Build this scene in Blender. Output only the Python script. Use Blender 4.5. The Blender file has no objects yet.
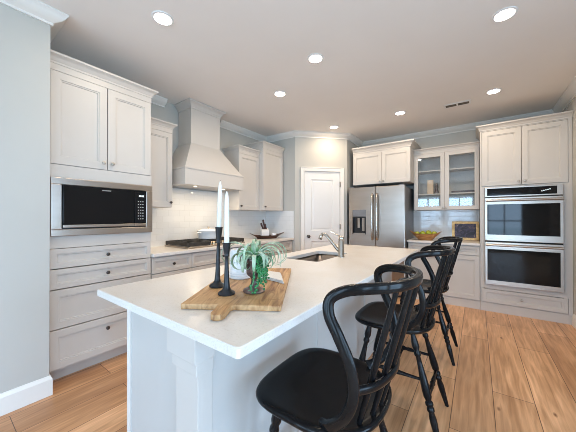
import bpy, bmesh, math, random
from mathutils import Vector, Matrix
random.seed(7)
SC = bpy.context.scene
COL = SC.collection
PI = math.pi
R = math.radians

# ------------------------------------------------------------------ camera
CAM_H = 1.281
cam_data = bpy.data.cameras.new('camera')
cam_data.sensor_width = 36.0
cam_data.lens = 261.87 / 576.0 * 36.0
cam_data.clip_start = 0.02
cam = bpy.data.objects.new('camera', cam_data)
cam.location = (0, 0, CAM_H)
cam.rotation_euler = (R(90.2245), 0, R(35.805))
COL.objects.link(cam)
SC.camera = cam

# ------------------------------------------------------------------ world, exposure
world = bpy.data.worlds.new('sky')
SC.world = world
world.use_nodes = True
wn = world.node_tree.nodes
wn['Background'].inputs['Color'].default_value = (0.62, 0.80, 1.0, 1)
wn['Background'].inputs['Strength'].default_value = 3.0

vs = SC.view_settings
vs.view_transform = 'Standard'
vs.look = 'None'
vs.gamma = 1.0
vs.use_curve_mapping = False
vs.exposure = 0.24
SC.cycles.max_bounces = 10
SC.cycles.diffuse_bounces = 6
SC.cycles.glossy_bounces = 5
SC.cycles.sample_clamp_indirect = 6.0
SC.cycles.use_denoising = True
SC.cycles.filter_width = 0.9
SC.cycles.caustics_reflective = False
SC.cycles.caustics_refractive = False

DAY = (0.45, 0.69, 1.0)
def area_light(name, loc, rot, sx, sy, power, color=DAY):
    l = bpy.data.lights.new(name, 'AREA')
    l.shape = 'RECTANGLE'; l.size = sx; l.size_y = sy
    l.energy = power; l.color = color
    o = bpy.data.objects.new(name, l)
    o.location = loc; o.rotation_euler = rot
    COL.objects.link(o)
    return o
# daylight through the windows the kitchen opens to (rear wall at y=-3.6, side wall at x=2.0)
REAR_Y, SIDE_X = -3.6, 2.0
REAR_WIN = [(-2.25, -1.30), (-1.10, -0.10), (0.30, 1.35)]
SIDE_WIN = [(-2.7, -1.6), (-1.2, -0.1), (0.2, 1.35)]
WIN_Z = (0.08, 2.20)
DAY_TILT = 0       # sky and the bright ground outside together send the light slightly upwards
for a, b in REAR_WIN:
    area_light('daylight', ((a+b)/2, REAR_Y-0.30, 1.15), (R(90+DAY_TILT), 0, 0), b-a, 1.9, 60)
for a, b in SIDE_WIN:
    area_light('daylight', (SIDE_X+0.30, (a+b)/2, 1.0), (R(90+DAY_TILT), 0, R(90)), b-a, 1.6, 53*(b-a))
CAN_POWER = 6.8
CAN_COLOR = (1.0, 0.80, 0.58)
HOOD_POWER = 2.2

# ------------------------------------------------------------------ materials
def mat(name, color, rough=0.5, metal=0.0, spec=None, coat=0.0, emit=None, estr=0.0, aniso=None):
    m = bpy.data.materials.new(name)
    m.use_nodes = True
    b = m.node_tree.nodes['Principled BSDF']
    b.inputs['Base Color'].default_value = (*color, 1)
    b.inputs['Roughness'].default_value = rough
    b.inputs['Metallic'].default_value = metal
    if spec is not None: b.inputs['Specular IOR Level'].default_value = spec
    if coat: b.inputs['Coat Weight'].default_value = coat; b.inputs['Coat Roughness'].default_value = 0.08
    if emit: b.inputs['Emission Color'].default_value = (*emit, 1); b.inputs['Emission Strength'].default_value = estr
    if aniso: b.inputs['Anisotropic'].default_value = aniso
    return m
def nodes(m): return m.node_tree.nodes, m.node_tree.links, m.node_tree.nodes['Principled BSDF']
def mix_noise(m, c1, c2, scale=(1, 1, 1), nscale=8.0, detail=4.0, lo=0.35, hi=0.65, bump=0.0, rough=None):
    n, l, b = nodes(m)
    tc = n.new('ShaderNodeTexCoord'); mp = n.new('ShaderNodeMapping'); mp.inputs['Scale'].default_value = scale
    nz = n.new('ShaderNodeTexNoise'); nz.inputs['Scale'].default_value = nscale; nz.inputs['Detail'].default_value = detail
    cr = n.new('ShaderNodeValToRGB')
    cr.color_ramp.elements[0].position = lo; cr.color_ramp.elements[0].color = (*c1, 1)
    cr.color_ramp.elements[1].position = hi; cr.color_ramp.elements[1].color = (*c2, 1)
    l.new(tc.outputs['Object'], mp.inputs['Vector']); l.new(mp.outputs['Vector'], nz.inputs['Vector'])
    l.new(nz.outputs['Fac'], cr.inputs['Fac']); l.new(cr.outputs['Color'], b.inputs['Base Color'])
    if bump:
        bp = n.new('ShaderNodeBump'); bp.inputs['Strength'].default_value = bump; bp.inputs['Distance'].default_value = 0.002
        l.new(nz.outputs['Fac'], bp.inputs['Height']); l.new(bp.outputs['Normal'], b.inputs['Normal'])
    return m
M = {}
M['cabinet'] = mix_noise(mat('cabinet_paint', (.575, .545, .51), .42), (.57, .54, .505), (.585, .555, .52), nscale=3)
M['island'] = mix_noise(mat('island_grey_paint', (.54, .53, .51), .45), (.535, .525, .505), (.55, .54, .52), nscale=3)
M['wall'] = mix_noise(mat('wall_paint', (.6, .63, .62), .7), (.50, .49, .455), (.515, .505, .47), nscale=2)
M['ceiling'] = mix_noise(mat('ceiling_paint', (.83, .79, .755), .9), (.82, .78, .745), (.84, .80, .765), nscale=2)
M['trim'] = mix_noise(mat('trim_paint', (.78, .76, .72), .35), (.77, .75, .71), (.79, .77, .73), nscale=3)
M['door'] = mix_noise(mat('door_paint', (.78, .77, .76), .4), (.76, .76, .75), (.78, .775, .765), nscale=3)
M['steel'] = mix_noise(mat('stainless_steel', (.5, .47, .435), .30, 1.0), (.45, .39, .34), (.49, .43, .38), scale=(1, 1, 6), nscale=2)  # brown tint in the colour stands in for warm reflections of the room
M['sinksteel'] = mat('satin_sink_steel', (.22, .20, .19), .32, 1.0)  # stainless too; base colour darkened to carry the basin's dark reflections
M['chrome'] = mat('brushed_nickel', (.52, .48, .43), .22, 1.0)
M['steel_dark'] = mix_noise(mat('grey_metal_side', (.24, .24, .25), .45, .6), (.22, .22, .23), (.26, .26, .27), nscale=9)
M['knob'] = mat('satin_nickel', (.48, .44, .39), .28, 1.0)
M['knob_dark'] = mat('bronze_knob', (.10, .09, .085), .35, .8)
M['blackglass'] = mat('black_glass', (.008, .008, .009), .04, 0.0, spec=.26)
M['blackplastic'] = mat('black_plastic', (.015, .015, .016), .35)
M['button'] = mat('grey_button', (.45, .45, .45), .5)
M['display'] = mat('display', (.02, .02, .02), .2, emit=(.85, .95, 1.0), estr=1.2)
M['iron'] = mix_noise(mat('cast_iron', (.02, .018, .016), .55), (.018, .016, .014), (.035, .03, .027), nscale=60)
M['black'] = mix_noise(mat('black_lacquer', (.008, .008, .009), .15, spec=.17), (.006, .006, .007), (.012, .011, .011), nscale=6)
M['blackmetal'] = mix_noise(mat('blackened_metal', (.012, .012, .014), .38, .2), (.010, .010, .012), (.022, .022, .025), nscale=25)
M['candle'] = mat('candle_wax', (.82, .79, .72), .45); M['candle'].node_tree.nodes['Principled BSDF'].inputs['Subsurface Weight'].default_value = .15
M['ceramic'] = mix_noise(mat('white_ceramic', (.80, .80, .79), .18), (.78, .78, .775), (.82, .82, .81), nscale=5)
M['cream'] = mat('cream_ceramic', (.70, .52, .36), .5)
M['linen'] = mix_noise(mat('white_linen', (.75, .74, .72), .85), (.70, .69, .67), (.79, .78, .76), nscale=180, bump=.2)
M['gold'] = mix_noise(mat('gilt_wood', (.6, .4, .18), .35, .45), (.48, .30, .12), (.70, .47, .22), nscale=30)
M['brass'] = mat('brass_knob', (.75, .60, .42), .25, 1.0)
M['urn'] = mix_noise(mat('aged_bronze', (.16, .10, .085), .38, .55), (.11, .065, .055), (.30, .24, .22), nscale=22, lo=.4, hi=.7)
M['traywood'] = mix_noise(mat('dark_tray_wood', (.05, .02, .012), .35), (.03, .012, .008), (.09, .035, .02), scale=(1, 8, 8), nscale=6)
M['handlewood'] = mat('knife_handle', (.045, .014, .010), .35)
M['grass'] = mix_noise(mat('lawn_grass', (.12, .22, .06), .95), (.10, .20, .05), (.20, .30, .10), nscale=3)
M['apple'] = mix_noise(mat('green_apple', (.36, .42, .03), .28), (.26, .36, .02), (.52, .50, .05), nscale=12)
M['stem'] = mat('apple_stem', (.08, .045, .02), .7)
M['airleaf'] = mix_noise(mat('air_plant_leaf', (.3, .42, .30), .5), (.18, .34, .19), (.50, .57, .43), nscale=14)
M['leafgreen'] = mix_noise(mat('rosette_leaf', (.14, .34, .13), .5), (.10, .28, .10), (.22, .42, .20), nscale=14)
M['pearl'] = mix_noise(mat('pearl_succulent', (.03, .2, .06), .35), (.015, .13, .035), (.06, .30, .10), nscale=40)
M['lens'] = mat('lamp_lens', (.9, .9, .9), .5, emit=(1.0, .93, .84), estr=14.0)
M['hoodlens'] = mat('hood_lamp_lens', (.9, .9, .9), .5, emit=(1.0, .85, .6), estr=3.0)
M['white'] = mat('white_enamel', (.80, .80, .79), .4)
M['slot'] = mat('vent_slot', (.12, .10, .085), .8)
M['rubber'] = mat('dark_seal', (.02, .02, .02), .7)

def glass_mat(name, tint=(.97, .98, .98), boost=1.0):
    m = bpy.data.materials.new(name); m.use_nodes = True
    n, l = m.node_tree.nodes, m.node_tree.links
    for x in list(n): n.remove(x)
    out = n.new('ShaderNodeOutputMaterial'); mx = n.new('ShaderNodeMixShader')
    tr = n.new('ShaderNodeBsdfTransparent'); tr.inputs['Color'].default_value = (*tint, 1)
    gl = n.new('ShaderNodeBsdfGlossy'); gl.inputs['Roughness'].default_value = .02
    lw = n.new('ShaderNodeLayerWeight'); lw.inputs['Blend'].default_value = .5
    pw = n.new('ShaderNodeMath'); pw.operation = 'POWER'; pw.inputs[1].default_value = 5
    mu = n.new('ShaderNodeMath'); mu.operation = 'MULTIPLY_ADD'; mu.inputs[1].default_value = .9; mu.inputs[2].default_value = .04*boost; mu.use_clamp = True
    l.new(lw.outputs['Facing'], pw.inputs[0]); l.new(pw.outputs[0], mu.inputs[0]); l.new(mu.outputs[0], mx.inputs['Fac'])
    l.new(tr.outputs[0], mx.inputs[1]); l.new(gl.outputs[0], mx.inputs[2]); l.new(mx.outputs[0], out.inputs['Surface'])
    return m
M['glass'] = glass_mat('cabinet_glass', boost=1.6)
M['winglass'] = glass_mat('window_glass')

def quartz(name, c):
    m = mat(name, c, .28, spec=.45)
    n, l, b = nodes(m)
    tc = n.new('ShaderNodeTexCoord')
    big = n.new('ShaderNodeTexNoise'); big.inputs['Scale'].default_value = 5; big.inputs['Detail'].default_value = 6
    fine = n.new('ShaderNodeTexNoise'); fine.inputs['Scale'].default_value = 130; fine.inputs['Detail'].default_value = 3
    r1 = n.new('ShaderNodeValToRGB'); r1.color_ramp.elements[0].position = .35; r1.color_ramp.elements[1].position = .7
    r1.color_ramp.elements[0].color = (c[0]*.95, c[1]*.93, c[2]*.90, 1); r1.color_ramp.elements[1].color = (*c, 1)
    r2 = n.new('ShaderNodeValToRGB'); r2.color_ramp.elements[0].position = .30; r2.color_ramp.elements[1].position = .46
    r2.color_ramp.elements[0].color = (.90, .885, .87, 1); r2.color_ramp.elements[1].color = (1, 1, 1, 1)
    mx = n.new('ShaderNodeMix'); mx.data_type = 'RGBA'; mx.blend_type = 'MULTIPLY'; mx.inputs['Factor'].default_value = 1
    l.new(tc.outputs['Object'], big.inputs['Vector']); l.new(tc.outputs['Object'], fine.inputs['Vector'])
    l.new(big.outputs['Fac'], r1.inputs['Fac']); l.new(fine.outputs['Fac'], r2.inputs['Fac'])
    l.new(r1.outputs['Color'], mx.inputs['A']); l.new(r2.outputs['Color'], mx.inputs['B'])
    l.new(mx.outputs['Result'], b.inputs['Base Color'])
    return m
M['quartz'] = quartz('white_quartz', (.76, .735, .71))

def brick_mat(name, axis, bw, bh, c1, c2, mortar, ms, rough, bump, offs=.5, shift=(0, 0, 0)):
    """axis: which two object axes run along the tile and up the courses"""
    m = mat(name, c1, rough)
    n, l, b = nodes(m)
    tc = n.new('ShaderNodeTexCoord'); sp = n.new('ShaderNodeSeparateXYZ'); cb = n.new('ShaderNodeCombineXYZ')
    ad = n.new('ShaderNodeVectorMath'); ad.operation = 'ADD'; ad.inputs[1].default_value = shift
    l.new(tc.outputs['Object'], ad.inputs[0]); l.new(ad.outputs[0], sp.inputs[0])
    l.new(sp.outputs[axis[0]], cb.inputs[0]); l.new(sp.outputs[axis[1]], cb.inputs[1])
    br = n.new('ShaderNodeTexBrick'); br.offset = offs
    br.inputs['Scale'].default_value = 1; br.inputs['Brick Width'].default_value = bw; br.inputs['Row Height'].default_value = bh
    br.inputs['Mortar Size'].default_value = ms; br.inputs['Mortar Smooth'].default_value = .2
    br.inputs['Color1'].default_value = (*c1, 1); br.inputs['Color2'].default_value = (*c2, 1); br.inputs['Mortar'].default_value = (*mortar, 1)
    l.new(cb.outputs[0], br.inputs['Vector']); l.new(br.outputs['Color'], b.inputs['Base Color'])
    bp = n.new('ShaderNodeBump'); bp.invert = True; bp.inputs['Strength'].default_value = bump; bp.inputs['Distance'].default_value = .002
    l.new(br.outputs['Fac'], bp.inputs['Height']); l.new(bp.outputs['Normal'], b.inputs['Normal'])
    return m, br, b, cb
M['tile_x'] = brick_mat('subway_tile_back', (0, 2), .152, .076, (.74, .75, .75), (.77, .775, .775), (.68, .685, .68), .0016, .07, .5)[0]
M['tile_y'] = brick_mat('subway_tile_left', (1, 2), .152, .076, (.74, .74, .73), (.77, .77, .76), (.69, .685, .67), .0016, .05, .5)[0]

def floor_material():
    m, br, b, cb = brick_mat('oak_planks', (1, 0), 1.55, .23, (.63, .345, .175), (.90, .545, .31), (.14, .07, .035), .0022, .34, .25, .37, (2.44, -.096+2.3, 0))
    n, l, _ = nodes(m)
    tc = n.new('ShaderNodeTexCoord')
    mp = n.new('ShaderNodeMapping'); mp.inputs['Scale'].default_value = (16, 1.1, 1)
    g = n.new('ShaderNodeTexNoise'); g.inputs['Scale'].default_value = 2.2; g.inputs['Detail'].default_value = 8; g.inputs['Distortion'].default_value = .6
    l.new(tc.outputs['Object'], mp.inputs['Vector']); l.new(mp.outputs['Vector'], g.inputs['Vector'])
    r = n.new('ShaderNodeValToRGB'); r.color_ramp.elements[0].position = .3; r.color_ramp.elements[1].position = .72
    r.color_ramp.elements[0].color = (.62, .55, .48, 1); r.color_ramp.elements[1].color = (1.06, 1.06, 1.06, 1)
    l.new(g.outputs['Fac'], r.inputs['Fac'])
    big = n.new('ShaderNodeTexNoise'); big.inputs['Scale'].default_value = 2.0; big.inputs['Detail'].default_value = 3
    mp3 = n.new('ShaderNodeMapping'); mp3.inputs['Scale'].default_value = (2.2, .6, 1)
    l.new(tc.outputs['Object'], mp3.inputs['Vector']); l.new(mp3.outputs['Vector'], big.inputs['Vector'])
    rb = n.new('ShaderNodeValToRGB'); rb.color_ramp.elements[0].position = .38; rb.color_ramp.elements[1].position = .6
    rb.color_ramp.elements[0].color = (.78, .74, .70, 1); rb.color_ramp.elements[1].color = (1, 1, 1, 1)
    l.new(big.outputs['Fac'], rb.inputs['Fac'])
    mpk = n.new('ShaderNodeMapping'); mpk.inputs['Scale'].default_value = (6.5, 2.6, 1)
    vo = n.new('ShaderNodeTexVoronoi'); vo.inputs['Scale'].default_value = 1.0
    l.new(tc.outputs['Object'], mpk.inputs['Vector']); l.new(mpk.outputs['Vector'], vo.inputs['Vector'])
    rk = n.new('ShaderNodeValToRGB'); rk.color_ramp.elements[0].position = .02; rk.color_ramp.elements[1].position = .085
    rk.color_ramp.elements[0].color = (.28, .18, .12, 1); rk.color_ramp.elements[1].color = (1, 1, 1, 1)
    l.new(vo.outputs['Distance'], rk.inputs['Fac'])
    src = br.outputs['Color']
    for rr in (r, rb, rk):
        mx = n.new('ShaderNodeMix'); mx.data_type = 'RGBA'; mx.blend_type = 'MULTIPLY'; mx.inputs['Factor'].default_value = 1
        l.new(src, mx.inputs['A']); l.new(rr.outputs['Color'], mx.inputs['B']); src = mx.outputs['Result']
    l.new(src, b.inputs['Base Color'])
    return m
M['floor'] = floor_material()

def board_wood():
    m = mat('acacia_board', (.45, .27, .13), .5)
    n, l, b = nodes(m)
    tc = n.new('ShaderNodeTexCoord'); mp = n.new('ShaderNodeMapping'); mp.inputs['Scale'].default_value = (14, 2, 6)
    g = n.new('ShaderNodeTexNoise'); g.inputs['Scale'].default_value = 2.6; g.inputs['Detail'].default_value = 9; g.inputs['Distortion'].default_value = 1.2
    l.new(tc.outputs['Object'], mp.inputs['Vector']); l.new(mp.outputs['Vector'], g.inputs['Vector'])
    r = n.new('ShaderNodeValToRGB')
    r.color_ramp.elements[0].position = .30; r.color_ramp.elements[0].color = (.22, .095, .035, 1)
    r.color_ramp.elements[1].position = .68; r.color_ramp.elements[1].color = (.64, .40, .20, 1)
    e = r.color_ramp.elements.new(.47); e.color = (.47, .26, .11, 1)
    l.new(g.outputs['Fac'], r.inputs['Fac']); l.new(r.outputs['Color'], b.inputs['Base Color'])
    return m
M['board'] = board_wood()
M['boardline'] = mat('board_seam', (.36, .20, .09), .6)
M['bowlwood'] = mix_noise(mat('bowl_wood', (.42, .19, .06), .4), (.30, .12, .035), (.52, .26, .09), scale=(2, 10, 10), nscale=5)
def painting():
    m = mat('dark_abstract_painting', (.05, .05, .08), .4)
    n, l, b = nodes(m)
    tc = n.new('ShaderNodeTexCoord')
    g = n.new('ShaderNodeTexNoise'); g.inputs['Scale'].default_value = 13; g.inputs['Detail'].default_value = 5; g.inputs['Distortion'].default_value = 1.5
    l.new(tc.outputs['Object'], g.inputs['Vector'])
    r = n.new('ShaderNodeValToRGB'); r.color_ramp.elements[0].position = .42; r.color_ramp.elements[0].color = (.012, .012, .025, 1)
    r.color_ramp.elements[1].position = .78; r.color_ramp.elements[1].color = (.45, .40, .40, 1)
    e = r.color_ramp.elements.new(.56); e.color = (.06, .045, .10, 1)
    e = r.color_ramp.elements.new(.66); e.color = (.16, .10, .07, 1)
    l.new(g.outputs['Fac'], r.inputs['Fac']); l.new(r.outputs['Color'], b.inputs['Base Color'])
    return m
M['painting'] = painting()

# ------------------------------------------------------------------ mesh helpers
class MB:
    def __init__(self): self.bm = bmesh.new()
    def box(self, x0, x1, y0, y1, z0, z1):
        if x1 < x0: x0, x1 = x1, x0
        if y1 < y0: y0, y1 = y1, y0
        if z1 < z0: z0, z1 = z1, z0
        v = [self.bm.verts.new(p) for p in ((x0, y0, z0), (x1, y0, z0), (x1, y1, z0), (x0, y1, z0), (x0, y0, z1), (x1, y0, z1), (x1, y1, z1), (x0, y1, z1))]
        for f in ((0, 3, 2, 1), (4, 5, 6, 7), (0, 1, 5, 4), (1, 2, 6, 5), (2, 3, 7, 6), (3, 0, 4, 7)): self.bm.faces.new([v[i] for i in f])
        return self
    def loops(self, rings, cap0=True, cap1=True, closed=True):
        vs = [[self.bm.verts.new(p) for p in r] for r in rings]
        n = len(vs[0])
        for a, b in zip(vs, vs[1:]):
            for i in range(n if closed else n-1):
                j = (i+1) % n
                try: self.bm.faces.new((a[i], a[j], b[j], b[i]))
                except ValueError: pass
        if cap0: self.bm.faces.new(vs[0][::-1])
        if cap1: self.bm.faces.new(vs[-1])
        return self
    def panel(self, x0, x1, z0, z1, y=0.0, t=.02, stile=.055, flat=False):
        def ring(i, yy): return [(x0+i, y+yy, z0+i), (x1-i, y+yy, z0+i), (x1-i, y+yy, z1-i), (x0+i, y+yy, z1-i)]
        s = stile
        prof = [(0, t), (0, .002), (.002, 0)]
        if not flat: prof += [(s, 0), (s+.002, .006), (s+.010, .006), (s+.013, .013)]
        return self.loops([ring(i, yy) for i, yy in prof])
    def frame(self, x0, x1, z0, z1, y, t, w, wb=None):
        """rectangular frame with an open middle"""
        wb = wb or w
        def ring(i, yy): return [(x0+i, yy, z0+i), (x1-i, yy, z0+i), (x1-i, yy, z1-i), (x0+i, yy, z1-i)]
        r = [ring(0, y+t), ring(0, y+.002), ring(.002, y), ring(w-.002, y), ring(w, y+.003), ring(w, y+t), ring(0, y+t)]
        vs = [[self.bm.verts.new(p) for p in q] for q in r[:-1]]; vs.append(vs[0])
        for a, b in zip(vs, vs[1:]):
            for i in range(4):
                j = (i+1) % 4; self.bm.faces.new((a[i], a[j], b[j], b[i]))
        return self
    def lathe(self, prof, seg=24, origin=(0, 0, 0), axis=(0, 0, 1), cap0=True, cap1=True):
        a = Vector(axis).normalized(); o = Vector(origin)
        q = Vector((0, 0, 1)).rotation_difference(a)
        rings = []
        for r, h in prof:
            rings.append([tuple(o + q @ Vector((max(r, 1e-4)*math.cos(2*PI*i/seg), max(r, 1e-4)*math.sin(2*PI*i/seg), h))) for i in range(seg)])
        return self.loops(rings, cap0, cap1)
    def turned(self, p0, p1, prof, seg=14):
        p0, p1 = Vector(p0), Vector(p1); L = (p1-p0).length
        return self.lathe([(r, t*L) for t, r in prof], seg, p0, p1-p0)
    def tube(self, pts, rad, seg=10, up=(0, 0, 1), flat=None, cap=True):
        """sweep; rad = number or list; flat=(w,h) multipliers list across and along 'up'"""
        P = [Vector(p) for p in pts]; n = len(P); U = Vector(up); rings = []
        for i in range(n):
            t = (P[min(i+1, n-1)] - P[max(i-1, 0)]).normalized()
            s = t.cross(U)
            if s.length < 1e-4: s = t.cross(Vector((1, 0, 0)))
            s.normalize(); u = s.cross(t).normalized()
            r = rad[i] if isinstance(rad, (list, tuple)) else rad
            fw, fh = (flat[i] if isinstance(flat, list) else flat) if flat else (1, 1)
            rings.append([tuple(P[i] + s*(r*fw*math.cos(2*PI*k/seg)) + u*(r*fh*math.sin(2*PI*k/seg))) for k in range(seg)])
        return self.loops(rings, cap, cap)
    def sweep(self, path, prof, z, side=1, closed=False):
        """prof [(out, dz)] swept along a plan polyline, mitred; out is to the right of travel"""
        P = [Vector((x, y)) for x, y in path]; n = len(P)
        def nor(a, b):
            t = (b-a).normalized(); return Vector((t.y, -t.x))*side
        rings = []
        for i in range(n):
            if closed or 0 < i < n-1:
                n1 = nor(P[i-1], P[i]); n2 = nor(P[i], P[(i+1) % n]); m = (n1+n2); m = m/(m.dot(n1))
            elif i == 0: m = nor(P[0], P[1])
            else: m = nor(P[-2], P[-1])
            rings.append([(P[i].x+m.x*o, P[i].y+m.y*o, z+d) for o, d in prof])
        if closed: rings.append(rings[0])
        return self.loops(rings, not closed, not closed)
    def sphere(self, c, r, seg=10, rings=6, sc=(1, 1, 1)):
        pr = [[(c[0]+r*sc[0]*math.sin(PI*j/rings)*math.cos(2*PI*i/seg), c[1]+r*sc[1]*math.sin(PI*j/rings)*math.sin(2*PI*i/seg), c[2]-r*sc[2]*math.cos(PI*j/rings)) for i in range(seg)] for j in range(1, rings)]
        b = self.bm.verts.new((c[0], c[1], c[2]-r*sc[2])); t = self.bm.verts.new((c[0], c[1], c[2]+r*sc[2]))
        V = [[self.bm.verts.new(p) for p in q] for q in pr]
        for a, d in zip(V, V[1:]):
            for i in range(seg):
                j = (i+1) % seg; self.bm.faces.new((a[i], a[j], d[j], d[i]))
        for i in range(seg):
            j = (i+1) % seg
            self.bm.faces.new((b, V[0][j], V[0][i])); self.bm.faces.new((t, V[-1][i], V[-1][j]))
        return self
    def build(self, name, m, parent=None, loc=(0, 0, 0), rz=0, smooth=False, bevel=0, sub=0):
        bmesh.ops.recalc_face_normals(self.bm, faces=self.bm.faces)
        me = bpy.data.meshes.new(name); self.bm.to_mesh(me); self.bm.free()
        me.materials.append(m)
        if smooth:
            for p in me.polygons: p.use_smooth = True
            me.set_sharp_from_angle(angle=R(smooth if smooth is not True else 45))
        o = bpy.data.objects.new(name, me); COL.objects.link(o)
        o.location = loc; o.rotation_euler = (0, 0, rz)
        if parent: o.parent = parent
        if bevel:
            b = o.modifiers.new('bevel', 'BEVEL'); b.width = bevel; b.segments = 2; b.limit_method = 'ANGLE'; b.angle_limit = R(40)
        if sub:
            s = o.modifiers.new('subsurf', 'SUBSURF'); s.levels = sub; s.render_levels = sub
        return o
def tag(o, label, cat, group=None):
    o['label'] = label; o['category'] = cat
    if group: o['group'] = group
    return o
def thing(name, label, cat, loc=(0, 0, 0), rz=0, group=None):
    o = bpy.data.objects.new(name, None); COL.objects.link(o)
    o.empty_display_size = .1
    o.location = loc; o.rotation_euler = (0, 0, rz)
    return tag(o, label, cat, group)
def struct(mb, name, m, parent=None, **k):
    o = mb.build(name, m, parent, **k)
    if parent is None: o['kind'] = 'structure'
    return o
def copy_tree(o, parent=None):
    c = o.copy(); COL.objects.link(c)
    if parent: c.parent = parent
    for ch in list(o.children): copy_tree(ch, c)
    return c
def catmull(P, n=6):
    P = [Vector(p) for p in P]; out = []
    for i in range(len(P)-1):
        p0, p1, p2, p3 = P[max(i-1, 0)], P[i], P[i+1], P[min(i+2, len(P)-1)]
        for k in range(n):
            t = k/n
            out.append(.5*((2*p1)+(-p0+p2)*t+(2*p0-5*p1+4*p2-p3)*t*t+(-p0+3*p1-3*p2+p3)*t**3))
    out.append(P[-1]); return out

# ------------------------------------------------------------------ room shell
H = 2.755
XW, YW, XR = -3.216, 5.10, .925            # range wall, back wall, right wall
PA, PB = (-2.555, 3.75), (-1.885, 4.42)      # chamfered pantry corner
SX, SY = -2.50, .527                         # wall end beside the tall cabinet

fl = struct(MB().box(-3.5, 3.6, -3.8, 5.3, -.06, 0), 'floor', M['floor'])
struct(MB().box(-3.5, 3.6, -3.8, 5.3, H, H+.06), 'ceiling', M['ceiling'])
struct(MB().box(XW-.12, XW, SY, PA[1]+.1, 0, H), 'wall_left', M['wall'])
struct(MB().box(XW-.12, SX, REAR_Y-.12, SY, 0, H), 'wall_left_front', M['wall'])
struct(MB().box(XW, PA[0], PA[1], PA[1]+.1, 0, H), 'wall_pantry_left', M['wall'])
struct(MB().box(PB[0]-.1, PB[0], PB[1], YW, 0, H), 'wall_pantry_right', M['wall'])
# the diagonal pantry wall with its door opening (local x runs along the wall, -y faces the room)
DIAG = math.atan2(PB[1]-PA[1], PB[0]-PA[0]); DL = math.hypot(PB[0]-PA[0], PB[1]-PA[1])
d0, d1, dh = .172, .808, 2.078
wd = MB(); wd.box(0, d0-.012, 0, .1, 0, H); wd.box(d1+.012, DL, 0, .1, 0, H); wd.box(d0-.012, d1+.012, 0, .1, dh+.012, H)
struct(wd, 'wall_pantry_diagonal', M['wall'], loc=(*PA, 0), rz=DIAG)
struct(MB().box(PB[0]-.1, XR+.12, YW, YW+.12, 0, H), 'wall_back', M['wall'])
struct(MB().box(XR, XR+.12, 3.2, YW, 0, H), 'wall_right', M['wall'])
struct(MB().box(XR+.12, SIDE_X+.12, 3.2, 3.32, 0, H), 'wall_right_return', M['wall'])
def windowed(name, spans, lo, hi, fixed, along_x):
    mb = MB(); z0, z1 = WIN_Z; edges = [lo]+[e for s in spans for e in s]+[hi]
    def bx(a, b, za, zb):
        if along_x: mb.box(a, b, fixed-.12, fixed, za, zb)
        else: mb.box(fixed, fixed+.12, a, b, za, zb)
    for i in range(0, len(edges), 2): bx(edges[i], edges[i+1], 0, H)
    for a, b in spans: bx(a, b, 0, z0); bx(a, b, z1, H)
    return struct(mb, name, M['wall'])
windowed('wall_rear', REAR_WIN, XW, SIDE_X, REAR_Y, True)
windowed('wall_right_side', SIDE_WIN, REAR_Y-.12, 3.2, SIDE_X, False)
k = 0
for spans, along in ((REAR_WIN, True), (SIDE_WIN, False)):
    for a, b in spans:
        k += 1
        w = bpy.data.objects.new('window_%d' % k, None); COL.objects.link(w); w['kind'] = 'structure'
        w.location = ((a+b)/2, REAR_Y-.06, 0) if along else (SIDE_X+.06, (a+b)/2, 0)
        w.rotation_euler = (0, 0, 0 if along else -PI/2)
        ww = (b-a)/2-.002; z0, z1 = WIN_Z[0]+.002, WIN_Z[1]-.002
        f = MB().frame(-ww, ww, z0, z1, -.02, .04, .05)
        f.box(-.02, .02, -.018, .018, z0+.05, z1-.05); f.box(-ww+.05, ww-.05, -.018, .018, (z0+z1)/2-.02, (z0+z1)/2+.02)
        f.build('window_frame', M['trim'], w)
        MB().box(-ww+.05, ww-.05, -.004, .004, z0+.05, z1-.05).build('window_pane', M['winglass'], w)
struct(MB().box(-40, 40, -40, REAR_Y-.9, -.5, -.3), 'ground', M['grass'])
struct(MB().box(SIDE_X+.9, 40, REAR_Y-.9, 40, -.5, -.3), 'ground_side', M['grass'])

CR = [(0, 0), (.086, 0), (.086, -.012), (.078, -.018), (.070, -.032), (.056, -.048), (.036, -.060), (.020, -.068), (.013, -.072), (.013, -.088), (0, -.088)]
k = 0
def trim(mb, m=None, **kw):
    global k
    k += 1
    return struct(mb, 'trim_%d' % k, m or M['trim'], **kw)
k = 0
trim(MB().sweep([(SX, REAR_Y), (SX, SY), (XW, SY), (XW, 1.77)], CR, H), smooth=30)
trim(MB().sweep([(XW, 2.62), (XW, PA[1]), PA, PB, (PB[0], YW), (XR, YW), (XR, 3.2)], CR, H), smooth=30)
BB = [(0, 0), (.016, 0), (.016, .115), (.010, .128), (.006, .140), (0, .140)]
struct(MB().sweep([(SX, REAR_Y), (SX, SY), (SX-.06, SY)], BB, 0), 'baseboard_left', M['trim'])
ux, uy = math.cos(DIAG), math.sin(DIAG)
struct(MB().sweep([PA, (PA[0]+ux*(d0-.075), PA[1]+uy*(d0-.075))], BB, 0), 'baseboard_pantry_left', M['trim'])
struct(MB().sweep([(PA[0]+ux*(d1+.075), PA[1]+uy*(d1+.075)), PB, (PB[0], YW)], BB, 0), 'baseboard_pantry_right', M['trim'])
struct(MB().sweep([(XR, 4.47), (XR, 3.2)], BB, 0), 'baseboard_right', M['trim'])
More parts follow.
